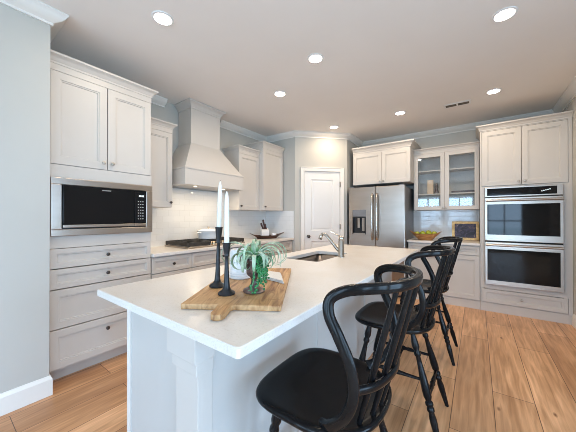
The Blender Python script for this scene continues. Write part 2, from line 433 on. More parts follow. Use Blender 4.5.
# pantry door casing
cs = MB()
def casing(x0, x1, z0, z1): cs.box(x0, x1, -.018, 0, z0, z1); 
casing(d0-.075, d0-.006, 0, dh+.075); casing(d1+.006, d1+.075, 0, dh+.075); casing(d0-.006, d1+.006, dh+.006, dh+.075)
cs.box(d0-.075, d0-.060, -.024, -.018, 0, dh+.075); cs.box(d1+.060, d1+.075, -.024, -.018, 0, dh+.075); cs.box(d0-.060, d1+.060, -.024, -.018, dh+.060, dh+.075)
cs.box(d0-.012, d0-.002, 0, .1, 0, dh+.012); cs.box(d1+.002, d1+.012, 0, .1, 0, dh+.012); cs.box(d0-.002, d1+.002, 0, .1, dh+.002, dh+.012)
trim(cs, loc=(*PA, 0), rz=DIAG, bevel=.003)
dr = bpy.data.objects.new('door_1', None); COL.objects.link(dr); dr['kind'] = 'structure'
dr.location = (*PA, 0); dr.rotation_euler = (0, 0, DIAG)
def door_slab():
    mb = MB(); x0, x1, z0, z1, y = d0+.001, d1-.001, .012, dh-.001, .004
    # slab with two recessed panels: stiles, rails and sunk fields
    st = .115; rails = [(z0, z0+.24), (.86, 1.045), (z1-.135, z1)]
    mb.box(x0, x0+st, y, y+.035, z0, z1); mb.box(x1-st, x1, y, y+.035, z0, z1)
    for a, b in rails: mb.box(x0+st, x1-st, y, y+.035, a, b)
    for a, b in ((z0+.24, .86), (1.045, z1-.135)):
        X0, X1 = x0+st, x1-st
        def ring(i, yy): return [(X0+i, y+yy, a+i), (X1-i, y+yy, a+i), (X1-i, y+yy, b-i), (X0+i, y+yy, b-i)]
        mb.loops([ring(0, .0), ring(.012, .012), ring(.030, .012), ring(.045, .006)], cap0=False)
    return mb
door_slab().build('door_panel', M['door'], dr)
kb = MB().lathe([(.026, 0), (.026, .006), (.010, .010), (.010, .035), (.022, .040), (.028, .052), (.026, .064), (.012, .072)], 20, (d0+.062, .004, .945), (0, -1, 0))
kb.build('door_knob', M['knob_dark'], dr, smooth=True)
for z in (.28, 1.11, 1.86):
    MB().box(d1-.002, d1+.010, -.028, .002, z-.045, z+.045).build('door_hinge', M['chrome'], dr)

# backsplash tile
struct(MB().box(XW, XW+.009, 1.31, PA[1], .917, 1.66), 'backsplash_left', M['tile_y'])
struct(MB().box(XW+.009, -2.578, PA[1]-.009, PA[1], .917, 1.388), 'backsplash_pantry', M['tile_x'])
struct(MB().box(-1.05, .03, YW-.009, YW, .917, 1.393), 'backsplash_back', M['tile_x'])

# ------------------------------------------------------------------ cabinetry
def knob(parent, x, z, m='knob', y=0.0):
    MB().lathe([(.007, 0), (.006, .008), (.006, .014), (.013, .018), (.0155, .023), (.014, .028), (.006, .031)], 14, (x, y, z), (0, -1, 0)).build('knob', M[m], parent, smooth=True)
def front(root, name, x0, x1, z0, z1, stile=.055, knobs=(), km='knob', flat=False):
    g = .0026
    d = MB().panel(x0+g, x1-g, z0+g, z1-g, 0, .020, stile, flat).build(name, M['cabinet'], root)
    for kx, kz in knobs: knob(d, kx, kz, km)
    return d
CAB_CR = [(0, 0), (.006, 0), (.008, .018), (.016, .026), (.022, .044), (.036, .058), (.052, .066), (.058, .070), (.058, .088), (0, .088)]
def cab_crown(root, w, d, z, sides=(True, True), y0=.02, k=1.0):
    path = []
    if sides[0]: path.append((0, d))
    path += [(0, y0), (w, y0)]
    if sides[1]: path.append((w, d))
    cr = MB().sweep(path, [(o*k, dz*k) for o, dz in CAB_CR], z)
    cr.box(.001, w-.001, y0, d, z+.06*k, z+.07*k)
    cr.build('crown_molding', M['cabinet'], root, smooth=30)

# tall cabinet with the built-in microwave --------------------------------
TX, TY0, TW, TD = -2.606, .535, .772, .607
tall = thing('tall_cabinet', 'tall painted cabinet housing the built-in microwave, two doors above, four drawers below', 'cabinet', (TX, TY0, 0), PI/2)
b = MB()
b.box(0, .019, .02, TD, .10, 2.455); b.box(TW-.019, TW, .02, TD, .10, 2.455); b.box(.019, TW-.019, TD-.012, TD, .10, 2.455)
b.box(.019, TW-.019, .02, TD-.012, 2.43, 2.455); b.box(.019, TW-.019, .02, TD-.012, 1.585, 1.70); b.box(.019, TW-.019, .02, TD-.012, 1.04, 1.135)
b.box(.019, TW-.019, .02, TD-.012, .10, .118)
b.box(0, TW, .004, .02, 1.587, 1.685); b.box(0, TW, .004, .02, 1.040, 1.132)
b.box(0, TW, .004, .02, 2.405, 2.455)
b.build('body', M['cabinet'], tall)
MB().box(0, TW, .09, .11, 0, .10).build('toe_kick', M['cabinet'], tall)
xm = .393
front(tall, 'door', .012, xm, 1.686, 2.404, .058, [(xm-.033, 1.745)])
front(tall, 'door', xm, TW-.003, 1.686, 2.404, .058, [(xm+.033, 1.745)])
for z0, z1 in ((.882, 1.038), (.724, .880), (.418, .722), (.112, .416)):
    front(tall, 'drawer', .012, TW-.003, z0, z1, .036 if z1-z0 < .2 else .052, [(xm, (z0+z1)/2 if z1-z0 < .2 else (z0+z1)/2+.06)], 'knob_dark')
cab_crown(tall, TW, TD, 2.455, (False, True), .004, .82)

mw = thing('microwave', 'built-in microwave with black glass door in a wide stainless trim frame', 'microwave', (TX, TY0, 0), PI/2)
f = MB(); mx0, mx1, mz0, mz1 = .014, .772, 1.134, 1.584; ix0, ix1, iz0, iz1 = .080, .712, 1.186, 1.532
for (a, c, e, g) in ((mx0, mx1, iz1, mz1), (mx0, mx1, mz0, iz0), (mx0, ix0, iz0, iz1), (ix1, mx1, iz0, iz1)): f.box(a, c, -.022, .003, e, g)
f.build('trim_frame', M['steel'], mw, bevel=.003)
MB().box(.085, .707, .004, .50, 1.190, 1.528).build('body', M['blackplastic'], mw)
xs = ix0+.525
MB().box(ix0+.003, xs-.002, -.030, .003, iz0+.036, iz1-.003).build('door', M['blackglass'], mw, bevel=.003)
dw = MB().box(ix0+.085, xs-.05, -.0312, -.0300, iz0+.085, iz1-.06).build('door_window', M['blackplastic'], mw)
dw.data.materials[0] = M['blackglass']
hb = MB(); hb.box(ix0+.004, xs-.003, -.031, -.004, iz0+.012, iz0+.034); hb.box(xs, ix1-.006, -.031, -.004, iz0+.012, iz0+.034)
hb.build('lower_strip', M['steel'], mw, bevel=.002)
MB().box(ix0+.003, ix1-.003, -.012, .003, iz0+.002, iz0+.011).build('base_strip', M['blackplastic'], mw)
cp = MB().box(xs, ix1-.004, -.030, .003, iz0+.036, iz1-.003).build('control_panel', M['blackglass'], mw, bevel=.003)
dsp = MB()
for i in range(4): dsp.box(xs+.036+i*.012, xs+.045+i*.012, -.0312, -.0301, iz1-.062, iz1-.046)
dsp.build('clock_display', M['display'], cp)
bt = MB()
for r in range(7):
    for c in range(3): bt.box(xs+.027+c*.020, xs+.037+c*.020, -.0312, -.0301, iz1-.110-r*.027, iz1-.102-r*.027)
bt.build('keypad', M['button'], cp)
lg = MB()
for i in range(9): lg.box(ix0+.265+i*.0075, ix0+.270+i*.0075, -.0312, -.0301, iz1-.030, iz1-.022)
lg.build('badge', M['button'], mw)

# base cabinets along the range wall -----------------------------------------
def base_cab(name, label, y0, y1, fronts, x=TX, depth=.607, rz=PI/2, toe=.09, loc=None, h=.884):
    w = y1-y0
    c = thing('base_cabinet', label, 'cabinet', loc or (x, y0, 0), rz)
    b = MB(); z0 = .10
    b.box(0, w, .021, depth, z0, h)
    b.build('body', M['cabinet'], c)
    MB().box(0, w, toe, toe+.02, 0, z0).build('toe_kick', M['cabinet'], c)
    for fr in fronts: front(c, *fr)
    return c
def bank(w, zs, km='knob_dark'):
    return [('drawer', 0, w, a, b_, .034 if b_-a < .2 else .05, [(w/2, (a+b_)/2)], km) for a, b_ in zs]
ZS3 = ((.712, .872), (.418, .708), (.112, .414))
base_cab('', 'grey base cabinet of three drawers beside the tall microwave cabinet', 1.312, 1.763, bank(.451, ZS3))
w = .872
base_cab('', 'wide grey base cabinet of drawers directly under the gas cooktop', 1.765, 2.637, bank(w, ZS3))
w = .55
base_cab('', 'grey base cabinet with drawer and doors just right of the cooktop', 2.639, 3.189, [('drawer', 0, w, .712, .872, .034, [(w/2, .792)], 'knob_dark'), ('door', 0, w, .112, .708, .055, [(.04, .66)], 'knob_dark')])
w = .545
base_cab('', 'grey base cabinet at the pantry corner beneath the knife block tray', 3.191, 3.736, [('drawer', 0, w, .712, .872, .034, [(w/2, .792)], 'knob_dark'), ('door', 0, w, .112, .708, .055, [(.04, .66)], 'knob_dark')])
ct = MB().box(XW+.0005, -2.576, 1.312, PA[1]-.0005, .8855, .9165).build('countertop', M['quartz'], bevel=.003)
tag(ct, 'long white quartz countertop along the tiled range wall', 'countertop')

# wall cabinets on the range wall -----------------------------------------------
def wall_cab(label, x, y0, y1, z0, z1, doors, crown=True, k=.7, sides=(True, True)):
    w = y1-y0; d = x-XW
    d = abs(d)-.0005
    c = thing('wall_cabinet', label, 'cabinet', (x, y0, 0), PI/2)
    b = MB(); b.box(0, w, .021, d, z0, z1); b.box(0, w, .004, .021, z1-.045, z1); b.build('body', M['cabinet'], c)
    for fr in doors(w): front(c, *fr)
    cab_crown(c, w, d, z1, sides, .004, k)
    return c
wall_cab('narrow single door wall cabinet between microwave cabinet and range hood', -2.88, 1.312, 1.690, 1.393, 2.300, lambda w: [('door', 0, w, 1.393, 2.254, .055, [(w-.03, 1.45)], 'knob_dark')], sides=(False, True))
wall_cab('lower single door wall cabinet immediately right of the range hood', -2.88, 2.742, 3.192, 1.390, 2.290, lambda w: [('door', 0, w, 1.390, 2.244, .055, [(.035, 1.45)], 'knob_dark')], sides=(True, False))
wall_cab('taller single door wall cabinet standing against the pantry wall corner', -2.795, 3.194, 3.736, 1.390, 2.440, lambda w: [('door', 0, w, 1.390, 2.394, .055, [(.035, 1.45)], 'knob_dark')], sides=(True, False))

# range hood ------------------------------------------------------------------
hood = thing('range_hood', 'tall painted range hood with flared skirt and chimney reaching the ceiling', 'range hood', (XW+.0095, 2.191, 0))
hx, hw = .507, .457                      # skirt depth, half width
cx, cw = .280, .228                      # chimney depth, half width
sk = MB()
sk.box(0, hx, -hw, -hw+.02, 1.662, 1.855); sk.box(0, hx, hw-.02, hw, 1.662, 1.855); sk.box(hx-.02, hx, -hw+.02, hw-.02, 1.662, 1.855); sk.box(0, hx-.02, -hw+.02, hw-.02, 1.76, 1.78)
sk.build('skirt', M['cabinet'], hood)
sk = MB().sweep([(0, -hw), (hx, -hw), (hx, hw), (0, hw)], [(0, 0), (.008, 0), (.008, .012), (.002, .018), (0, .018)], 1.845, side=1); sk.build('skirt_trim', M['cabinet'], hood)
rings = []
for i in range(11):
    t = i/10; s = 1-(1-t)**1.25
    s = t
    xx = hx-.004+(cx-hx+.004)*s; ww = hw-.004+(cw-hw+.004)*s; z = 1.858+(2.222-1.858)*t
    rings.append([(0, -ww, z), (xx, -ww, z), (xx, ww, z), (0, ww, z)])
MB().loops(rings).build('flared_cover', M['cabinet'], hood, smooth=30)
MB().box(0, cx, -cw, cw, 2.222, 2.754).build('chimney', M['cabinet'], hood)
MB().sweep([(0, -cw), (cx, -cw), (cx, cw), (0, cw)], [(0, 0), (.007, 0), (.007, .010), (0, .012)], 2.215).build('chimney_band', M['cabinet'], hood)
MB().sweep([(0, -cw), (cx, -cw), (cx, cw), (0, cw)], [(o*1.05, -.001-.094+dz*1.05) for o, dz in CAB_CR], H).build('crown_molding', M['cabinet'], hood, smooth=30)
ins = MB(); ins.box(.02, hx-.03, -hw+.03, hw-.03, 1.666, 1.72); ins.build('vent_insert', M['steel'], hood)
for s in (-1, 1):
    MB().lathe([(.020, 0), (.020, .003)], 18, (.36, s*.22, 1.6625)).build('hood_lamp', M['hoodlens'], hood)
    L = bpy.data.lights.new('hood_light', 'AREA'); L.shape = 'DISK'; L.size = .07; L.energy = HOOD_POWER; L.color = (1.0, .80, .55)
    lo = bpy.data.objects.new('hood_light', L); COL.objects.link(lo); lo.parent = hood; lo.location = (.36, s*.22, 1.658)

# gas cooktop --------------------------------------------------------------------
ckt = thing('gas_cooktop', 'black gas cooktop with cast iron grates set into the left countertop', 'cooktop', (-2.655, 1.745, .917), PI/2)
CW, CD = .90, .50
MB().box(0, CW, 0, CD, 0, .018).build('tray', M['steel'], ckt, bevel=.004)
def grate(x0, x1, y0):
    mb = MB(); z0, z1 = .050, .068; zl = .026
    mb.box(x0, x1, y0, y0+.014, zl, z1); mb.box(x0, x1, CD-.02, CD-.006, zl, z1)
    mb.box(x0, x0+.014, y0+.014, CD-.02, zl, z1); mb.box(x1-.014, x1, y0+.014, CD-.02, zl, z1)
    n = 4
    for i in range(1, n): xx = x0+(x1-x0)*i/n; mb.box(xx-.006, xx+.006, y0+.014, CD-.02, z0, z1)
    mb.box(x0+.014, x1-.014, (y0+CD)/2-.006, (y0+CD)/2+.006, z0, z1)
    for xx in (x0+.004, x1-.022):
        for yy in (y0+.002, CD-.022): mb.box(xx, xx+.018, yy, yy+.018, .018, zl)
    m = MB
    mb.build('grate', M['iron'], ckt, bevel=.002)
grate(.010, .325, .012); grate(.330, .570, .125); grate(.575, .890, .012)
for bx_, by_, br_ in ((.165, .14, .045), (.165, .37, .036), (.45, .31, .06), (.73, .14, .036), (.73, .37, .045)):
    MB().lathe([(br_, 0), (br_, .008), (br_*.8, .012), (br_*.3, .013)], 20, (bx_, by_, .018)).build('burner', M['iron'], ckt, smooth=True)
for i in range(5):
    MB().lathe([(.023, 0), (.023, .006), (.019, .009), (.018, .036), (.014, .040)], 16, (.352+i*.049, .055, .018)).build('control_knob', M['brass'], ckt, smooth=True)

pot = thing('dutch_oven', 'white lidded cooking pot standing on the back of the gas cooktop', 'pot', (-2.97, 2.262, .9855))
MB().lathe([(.118, 0), (.132, .006), (.138, .03), (.141, .098), (.145, .102), (.145, .106)], 32).build('body', M['ceramic'], pot, smooth=True)
ld = MB().lathe([(.146, .1065), (.147, .112), (.138, .120), (.09, .132), (.03, .138), (.012, .139)], 32).build('lid', M['ceramic'], pot, smooth=True)
MB().lathe([(.010, .139), (.008, .148), (.018, .154), (.017, .163), (.008, .166)], 16).build('lid_knob', M['brass'], ld, smooth=True)
for s in (-1, 1):
    pts = [(-.035, s*.138, .085), (-.030, s*.170, .088), (0, s*.182, .088), (.030, s*.170, .088), (.035, s*.138, .085)]
    MB().tube(catmull(pts, 4), .007, 8).build('handle', M['ceramic'], pot, smooth=True)

# tray with knife block at the pantry corner --------------------------------------
def boat(name, label, cat, loc, rz, L, W, Hh, m, foot=.4, tip=.05):
    """long boat-shaped dish with raised pointed ends"""
    n = 28; outer = []; mb = MB()
    def outline(f, z, ins=0):
        out = []
        for i in range(n):
            a = 2*PI*i/n; c, s = math.cos(a), math.sin(a)
            x = (L/2*f-ins)*c; y = (W/2*f-ins)*s*(1-.25*abs(c)**3)
            out.append((x, y, z+tip*abs(c)**4*f*f if z > .001 else z))
        return out
    r = [outline(foot, 0), outline(foot+.04, .004), outline(.68, Hh*.38), outline(.87, Hh*.74), outline(1, Hh), outline(1, Hh, .006), outline(.86, Hh*.76, .006), outline(.66, Hh*.42, .005), outline(foot, .012, .004)]
    mb.loops(r)
    o = mb.build(name, m, None, loc, rz, smooth=60)
    return tag(o, label, cat)
tr = boat('serving_tray', 'dark wooden boat-shaped tray with upturned ends at the pantry corner', 'tray', (-2.895, 3.405, .917), R(62), .63, .21, .055, M['traywood'], .55, .045)
kbk = MB(); kbk.loops([[(-.066, -.04, 0), (.066, -.04, 0), (.066, .04, 0), (-.066, .04, 0)], [(-.066, -.04, .125), (.066, -.04, .125), (.066, .04, .155), (-.066, .04, .155)]])
KX, KY = -2.92, 3.375
tag(kbk.build('knife_block', M['ceramic'], None, (KX, KY, .9355), R(58), bevel=.004), 'white knife block standing in the dark tray', 'knife block')
for i, (dx, lab, lean, ln) in enumerate(((-.026, 'leftmost knife, dark handle leaning left out of the white block', -.42, .110), (.0, 'tallest dark-handled knife sticking up from the middle of the white block', -.20, .165), (.026, 'rightmost short dark-handled knife in the white block', -.26, .085))):
    kn = MB()
    v = Vector((lean, 0, 1)).normalized()
    base = Vector((dx, 0, .1405)); 
    kn.tube([base, base+v*.012, base+v*(ln*.5), base+v*(ln-.006), base+v*ln], [.010, .014, .015, .016, .011], 10, up=(0, 1, 0), flat=(1, .7))
    tag(kn.build('kitchen_knife', M['handlewood'], None, (KX, KY, .9355), R(58), smooth=True), lab, 'knife', 'knives in the white block')
cup = MB().lathe([(.034, 0), (.042, .006), (.046, .062), (.044, .068), (.042, .062), (.036, .010)], 20)
tag(cup.build('ceramic_cup', M['ceramic'], None, (-2.835, 3.515, .9345), smooth=True), 'small white cup on the right half of the dark tray', 'cup')

# ------------------------------------------------------------------ refrigerator wall
fr = thing('refrigerator', 'stainless french door refrigerator with water dispenser in left door', 'refrigerator', (-1.818, 4.35, 0))
FW = .912
MB().box(.006, FW-.006, .075, .72, .02, 1.765).build('body', M['steel_dark'], fr)
MB().box(.02, FW-.02, .09, .70, 0, .02).build('base', M['rubber'], fr)
def fdoor(x0, x1, z0, z1, name='door'):
    return MB().box(x0, x1, 0, .066, z0, z1).build(name, M['steel'], fr, bevel=.009)
fd1 = None
dx0, dx1, dz0, dz1 = .062, .300, .985, 1.405     # dispenser opening in the left door
mb = MB(); X0, X1, Z0, Z1 = .002, .4535, .700, 1.785
mb.box(X0, dx0, 0, .066, Z0, Z1); mb.box(dx1, X1, 0, .066, Z0, Z1); mb.box(dx0, dx1, 0, .066, Z0, dz0); mb.box(dx0, dx1, 0, .066, dz1, Z1); mb.box(dx0, dx1, .058, .066, dz0, dz1)
fd1 = mb.build('door', M['steel'], fr)
fd2 = fdoor(.4585, FW-.002, .700, 1.785)
fz = fdoor(.002, FW-.002, .06, .693, 'freezer_drawer')
ds = MB(); ds.box(dx0+.001, dx1-.001, .004, .012, 1.290, dz1-.001); ds.build('dispenser_screen', M['steel_dark'], fd1)
dc = MB(); dc.box(dx0+.001, dx0+.012, .001, .057, dz0+.001, 1.289); dc.box(dx1-.012, dx1-.001, .001, .057, dz0+.001, 1.289); dc.box(dx0+.012, dx1-.012, .050, .057, dz0+.001, 1.289); dc.box(dx0+.012, dx1-.012, .005, .05, 1.270, 1.289)
dc.build('dispenser_recess', M['blackplastic'], fd1)
MB().box(dx0+.014, dx1-.014, -.002, .048, dz0+.001, dz0+.020).build('drip_tray', M['steel'], fd1)
pd = MB(); pd.box(dx0+.085, dx0+.125, .020, .030, dz0+.11, 1.265); pd.box(dx0+.165, dx0+.205, .020, .030, dz0+.06, 1.265); pd.build('dispenser_paddle', M['steel'], fd1)
def fhandle(x, parent):
    pts = [(x, .0, .915), (x, -.040, .925), (x, -.060, 1.05), (x, -.066, 1.28), (x, -.060, 1.52), (x, -.040, 1.645), (x, 0, 1.655)]
    MB().tube(catmull(pts, 6), .017, 12, up=(1, 0, 0)).build('handle', M['chrome'], parent, smooth=True)
fhandle(.418, fd1); fhandle(.494, fd2)
MB().tube(catmull([(.08, 0, .62), (.09, -.045, .62), (.3, -.06, .62), (.612, -.06, .62), (.822, -.045, .62), (.832, 0, .62)], 5), .013, 10).build('handle', M['chrome'], fz, smooth=True)
for x in (.05, FW-.05): MB().box(x-.03, x+.03, .01, .10, 1.786, 1.800).build('hinge_cover', M['steel_dark'], fr)

def back_cab(name, label, x0, x1, y, z0, z1, doors, k=.7, sides=(True, True), body=True, filler=.045):
    c = thing(name, label, 'cabinet', (x0, y, 0)); w = x1-x0; d = YW-y-.0005
    b = MB(); b.box(0, w, .021, d, z0, z1); b.box(0, w, .004, .021, z1-filler, z1); b.build('body', M['cabinet'], c)
    for frn in doors(w): front(c, *frn)
    cab_crown(c, w, d, z1, sides, .004, k)
    return c
back_cab('wall_cabinet', 'deep two door wall cabinet mounted above the refrigerator', -1.800, -.852, 4.49, 1.845, 2.405, lambda w: [('door', 0, w/2+.03, 1.845, 2.382, .055, [(w/2, 1.885)], 'knob'), ('door', w/2+.03, w, 1.845, 2.382, .055, [(w/2+.06, 1.885)], 'knob')], 1.05, (False, True), filler=.025)

# glass door wall cabinet
GX0, GX1, GY = -.850, .033, 4.77
gw = GX1-GX0; gd = YW-GY-.0005
gc = thing('glass_wall_cabinet', 'wall cabinet with two glass doors beside the refrigerator', 'cabinet', (GX0, GY, 0))
b = MB(); b.box(0, .018, .021, gd, 1.395, 2.335); b.box(gw-.018, gw, .021, gd, 1.395, 2.335); b.box(.018, gw-.018, gd-.01, gd, 1.395, 2.335)
b.box(.018, gw-.018, .021, gd-.01, 1.395, 1.413); b.box(.018, gw-.018, .021, gd-.01, 2.29, 2.335); b.box(0, gw, .004, .021, 2.305, 2.335)
b.box(gw/2-.018, gw/2+.018, .021, .04, 1.413, 2.29)
b.build('body', M['cabinet'], gc)
for z in (1.642, 2.022): MB().box(.0185, gw-.0185, .045, gd-.011, z, z+.018).build('shelf', M['cabinet'], gc)
for x0, x1, kx in ((0, gw/2, gw/2-.022), (gw/2, gw, gw/2+.022)):
    d = MB().frame(x0+.002, x1-.002, 1.397, 2.303, 0, .020, .058).build('door', M['cabinet'], gc)
    MB().box(x0+.058, x1-.058, .010, .014, 1.453, 2.247).build('door_glass', M['glass'], d)
    knob(d, kx, 1.428)
cab_crown(gc, gw, gd, 2.335, (False, False), .004, .65)
cv = MB().box(-.045, .045, -.012, .012, 0, .235)
tag(cv.build('cream_board', M['cream'], None, (-.628, 4.93, 1.6605), bevel=.004), 'cream upright plaque on the middle shelf behind the left glass door', 'plaque')
tag(MB().lathe([(.028, 0), (.034, .02), (.020, .07), (.030, .11), (.016, .15), (.013, .17), (.018, .175)], 16).build('bottle_vase', M['urn'], None, (-.535, 4.90, 1.6605), smooth=True), 'small dark vase beside the cream plaque in the glass cabinet', 'vase')
tp = MB().box(-.16, .16, -.09, .09, 0, .016); tp.box(-.16, .16, -.09, -.082, .016, .03); tp.box(-.16, .16, .082, .09, .016, .03); tp.box(-.16, -.152, -.082, .082, .016, .03); tp.box(.152, .16, -.082, .082, .016, .03)
tag(tp.build('wooden_tray', M['traywood'], None, (-.165, 4.935, 1.6605)), 'long dark wooden tray on the shelf behind the right glass door', 'tray')

# base cabinet and countertop under it
bw_ = .92
bc = thing('base_cabinet', 'pale base cabinet between refrigerator and ovens, two drawers over two doors', 'cabinet', (-.888, 4.488, 0))
MB().box(0, bw_, .021, .61, .112, .884).build('body', M['cabinet'], bc)
MB().box(0, bw_, .012, .030, 0, .111).build('toe_board', M['cabinet'], bc)
h_ = bw_/2
front(bc, 'drawer', 0, h_, .742, .872, .034, [(h_/2, .807)]); front(bc, 'drawer', h_, bw_, .742, .872, .034, [(h_*1.5, .807)])
front(bc, 'door', 0, h_, .125, .738, .055, [(h_-.030, .675)]); front(bc, 'door', h_, bw_, .125, .738, .055, [(h_+.030, .675)])
tag(MB().box(-.903, .0325, 4.464, YW-.0095, .8855, .9165).build('countertop', M['quartz'], bevel=.003), 'short white countertop holding the fruit bowl and framed picture', 'countertop')

# oven tower
OX0, OX1 = .036, .922
oc = thing('oven_cabinet', 'tall cabinet housing the double oven, two doors above and drawer below', 'cabinet', (OX0, 4.488, 0))
ow = OX1-OX0; od = YW-4.488-.0005
b = MB()
b.box(0, .04, .02, od, .116, 2.462); b.box(ow-.07, ow, .02, od, .116, 2.462); b.box(.04, ow-.07, od-.012, od, .116, 2.445)
b.box(.04, ow-.07, .02, od-.012, 2.42, 2.445); b.box(.04, ow-.07, .02, od-.012, 1.69, 1.715); b.box(.04, ow-.07, .02, od-.012, .32, .36); b.box(.04, ow-.07, .02, od-.012, .116, .13)
b.box(0, .050, .006, .02, .32, 1.697); b.box(ow-.078, ow, .006, .02, .30, 1.697); b.box(.050, ow-.078, .006, .02, 1.681, 1.697); b.box(.050, ow-.078, .006, .02, .308, .368)
b.box(ow-.0345, ow, .006, .02, 1.697, 2.462); b.box(ow-.038, ow, .006, .02, .116, .30); b.box(0, ow-.0345, .006, .02, 2.450, 2.462); b.box(0, .017, .006, .02, 1.697, 2.450)
b.build('body', M['cabinet'], oc)
MB().box(0, ow, .010, .030, 0, .115).build('toe_board', M['cabinet'], oc)
om = .428
front(oc, 'door', .018, om+.002, 1.698, 2.448, .058, [(om-.030, 1.745)]); front(oc, 'door', om+.002, ow-.036, 1.698, 2.448, .058, [(om+.034, 1.745)])
front(oc, 'drawer', .018, ow-.040, .122, .305, .040, [(om, .213)])
cab_crown(oc, ow, od, 2.462, (True, False), .004, .82)

ov = thing('double_oven', 'stainless steel double wall oven with two black glass doors', 'oven', (.088, 4.488, 0))
OW = .754
MB().box(.008, OW-.008, .005, .54, .375, 1.676).build('body', M['steel_dark'], ov)
MB().box(0, OW, -.022, .004, 1.550, 1.680).build('control_panel', M['steel'], ov, bevel=.003)
cpg = MB().box(.025, OW-.055, -.0235, -.0221, 1.566, 1.662).build('control_glass', M['blackglass'], ov)
dd = MB()
for i in range(5): dd.box(.56+i*.018, .57+i*.018, -.0244, -.0236, 1.600+i*.005, 1.610+i*.005)
dd.build('control_marks', M['display'], ov)
MB().box(.004, OW-.004, -.008, .004, 1.540, 1.549).build('gap_seal', M['rubber'], ov)
for z0, z1, g0, g1 in ((.963, 1.538, 1.045, 1.450), (.374, .946, .435, .852)):
    d = MB().box(0, OW, -.034, .004, z0, z1).build('oven_door', M['steel'], ov, bevel=.004)
    MB().box(.026, OW-.030, -.0355, -.0341, g0, g1).build('door_glass', M['blackglass'], d)
    hz = z1-.038
    hd = MB(); hd.tube([(.012, -.078, hz), (OW-.012, -.078, hz)], .0145, 12)
    for x in (.05, OW-.05): hd.box(x-.010, x+.010, -.072, -.034, hz-.008, hz+.008)
    hd.build('handle', M['steel'], d, smooth=True)
MB().box(.004, OW-.004, -.012, .004, .947, .962).build('gap_seal', M['rubber'], ov)

# framed picture, fruit bowl
pf = thing('framed_picture', 'gilt framed dark painting leaning on the tile above the short countertop', 'picture', (-.150, 4.985, .9175))
pf.rotation_euler = (R(-9), 0, R(2))
MB().frame(-.178, .178, .0, .295, -.012, .024, .038).build('frame', M['gold'], pf)
MB().box(-.145, .145, .001, .010, .033, .262).build('painting', M['painting'], pf)

bowl = boat('wooden_bowl', 'long orange-brown wooden dough bowl filled with green apples', 'bowl', (-.668, 4.665, .9175), R(2), .455, .25, .100, M['bowlwood'], .45, .045)
APL = [(-.118, -.010, .104, 'leftmost green apple, low at the left end of the wooden bowl'), (-.030, -.038, .110, 'big green apple at the front middle of the wooden bowl'), (.055, -.040, .114, 'yellow-green apple at the front right of the wooden bowl'), (.042, .046, .122, 'green apple highest at the back right of the wooden bowl'), (.126, .006, .110, 'rightmost green apple at the tapering end of the bowl'), (-.045, .055, .108, 'green apple at the back left of the wooden bowl')]
def apple_mesh():
    pr = [(.004, -.028), (.017, -.036), (.030, -.030), (.039, -.011), (.041, .009), (.036, .026), (.022, .036), (.011, .035), (.003, .027)]
    return MB().lathe(pr, 18)
ap0 = None
for i, (x, y, z, lab) in enumerate(APL):
    if ap0 is None:
        a = thing('green_apple', lab, 'apple', group='green apples in the wooden bowl')
        apple_mesh().build('flesh', M['apple'], a, smooth=True)
        MB().tube([(0, 0, .024), (.002, .001, .036), (.006, .002, .046)], .0018, 6).build('stem', M['stem'], a, smooth=True)
        ap0 = a
    else: a = copy_tree(ap0)
    a['label'] = lab
    q = R(2); a.location = (-.668+x*math.cos(q)-y*math.sin(q), 4.665+x*math.sin(q)+y*math.cos(q), .9175+z-.012)
    a.rotation_euler = (random.uniform(-.4, .4), random.uniform(-.4, .4), i*1.3)

# ------------------------------------------------------------------ ceiling fittings
LIGHTS = [(-1.887, 1.029, 'recessed ceiling light nearest the tall microwave cabinet'), (.166, 2.462, 'recessed ceiling light at the upper right, largest in view'), (-1.213, 2.118, 'recessed ceiling light above the middle of the island'), (-1.906, 2.479, 'recessed ceiling light in front of the range hood chimney'), (-.88, 3.931, 'recessed ceiling light in front of the cabinet above the refrigerator'), (.161, 3.892, 'recessed ceiling light in front of the oven cabinet, right of the vent'), (-1.896, 3.917, 'recessed ceiling light directly in front of the pantry door')]
cl0 = None
for x, y, lab in LIGHTS:
    if cl0 is None:
        c = thing('ceiling_light', lab, 'ceiling light', group='recessed ceiling lights')
        MB().lathe([(.060, -.002), (.060, -.006), (.074, -.005), (.077, 0), (.060, 0)], 32, cap0=False, cap1=False).build('trim_ring', M['white'], c, smooth=True)
        MB().lathe([(.0598, -.001), (.0598, -.004), (.03, -.0055)], 28).build('lens', M['lens'], c)
        cl0 = c
    else: c = copy_tree(cl0)
    c['label'] = lab
    c.location = (x, y, H-.0005)
    L = bpy.data.lights.new('can_light', 'AREA'); L.shape = 'DISK'; L.size = .11; L.energy = CAN_POWER; L.color = CAN_COLOR
    lo = bpy.data.objects.new('can_light', L); COL.objects.link(lo); lo.location = (x, y, H-.012)
vt = thing('ceiling_vent', 'white slotted air vent in the ceiling before the oven cabinet', 'vent', (-.205, 4.06, H-.0005))
mb = MB().box(-.148, .148, -.066, .066, -.006, 0); mb.build('frame', M['white'], vt, bevel=.002)
mb = MB(); mb.box(-.128, -.009, -.036, .036, -.0075, -.0062); mb.box(.009, .128, -.036, .036, -.0075, -.0062); mb.build('slots', M['slot'], vt)

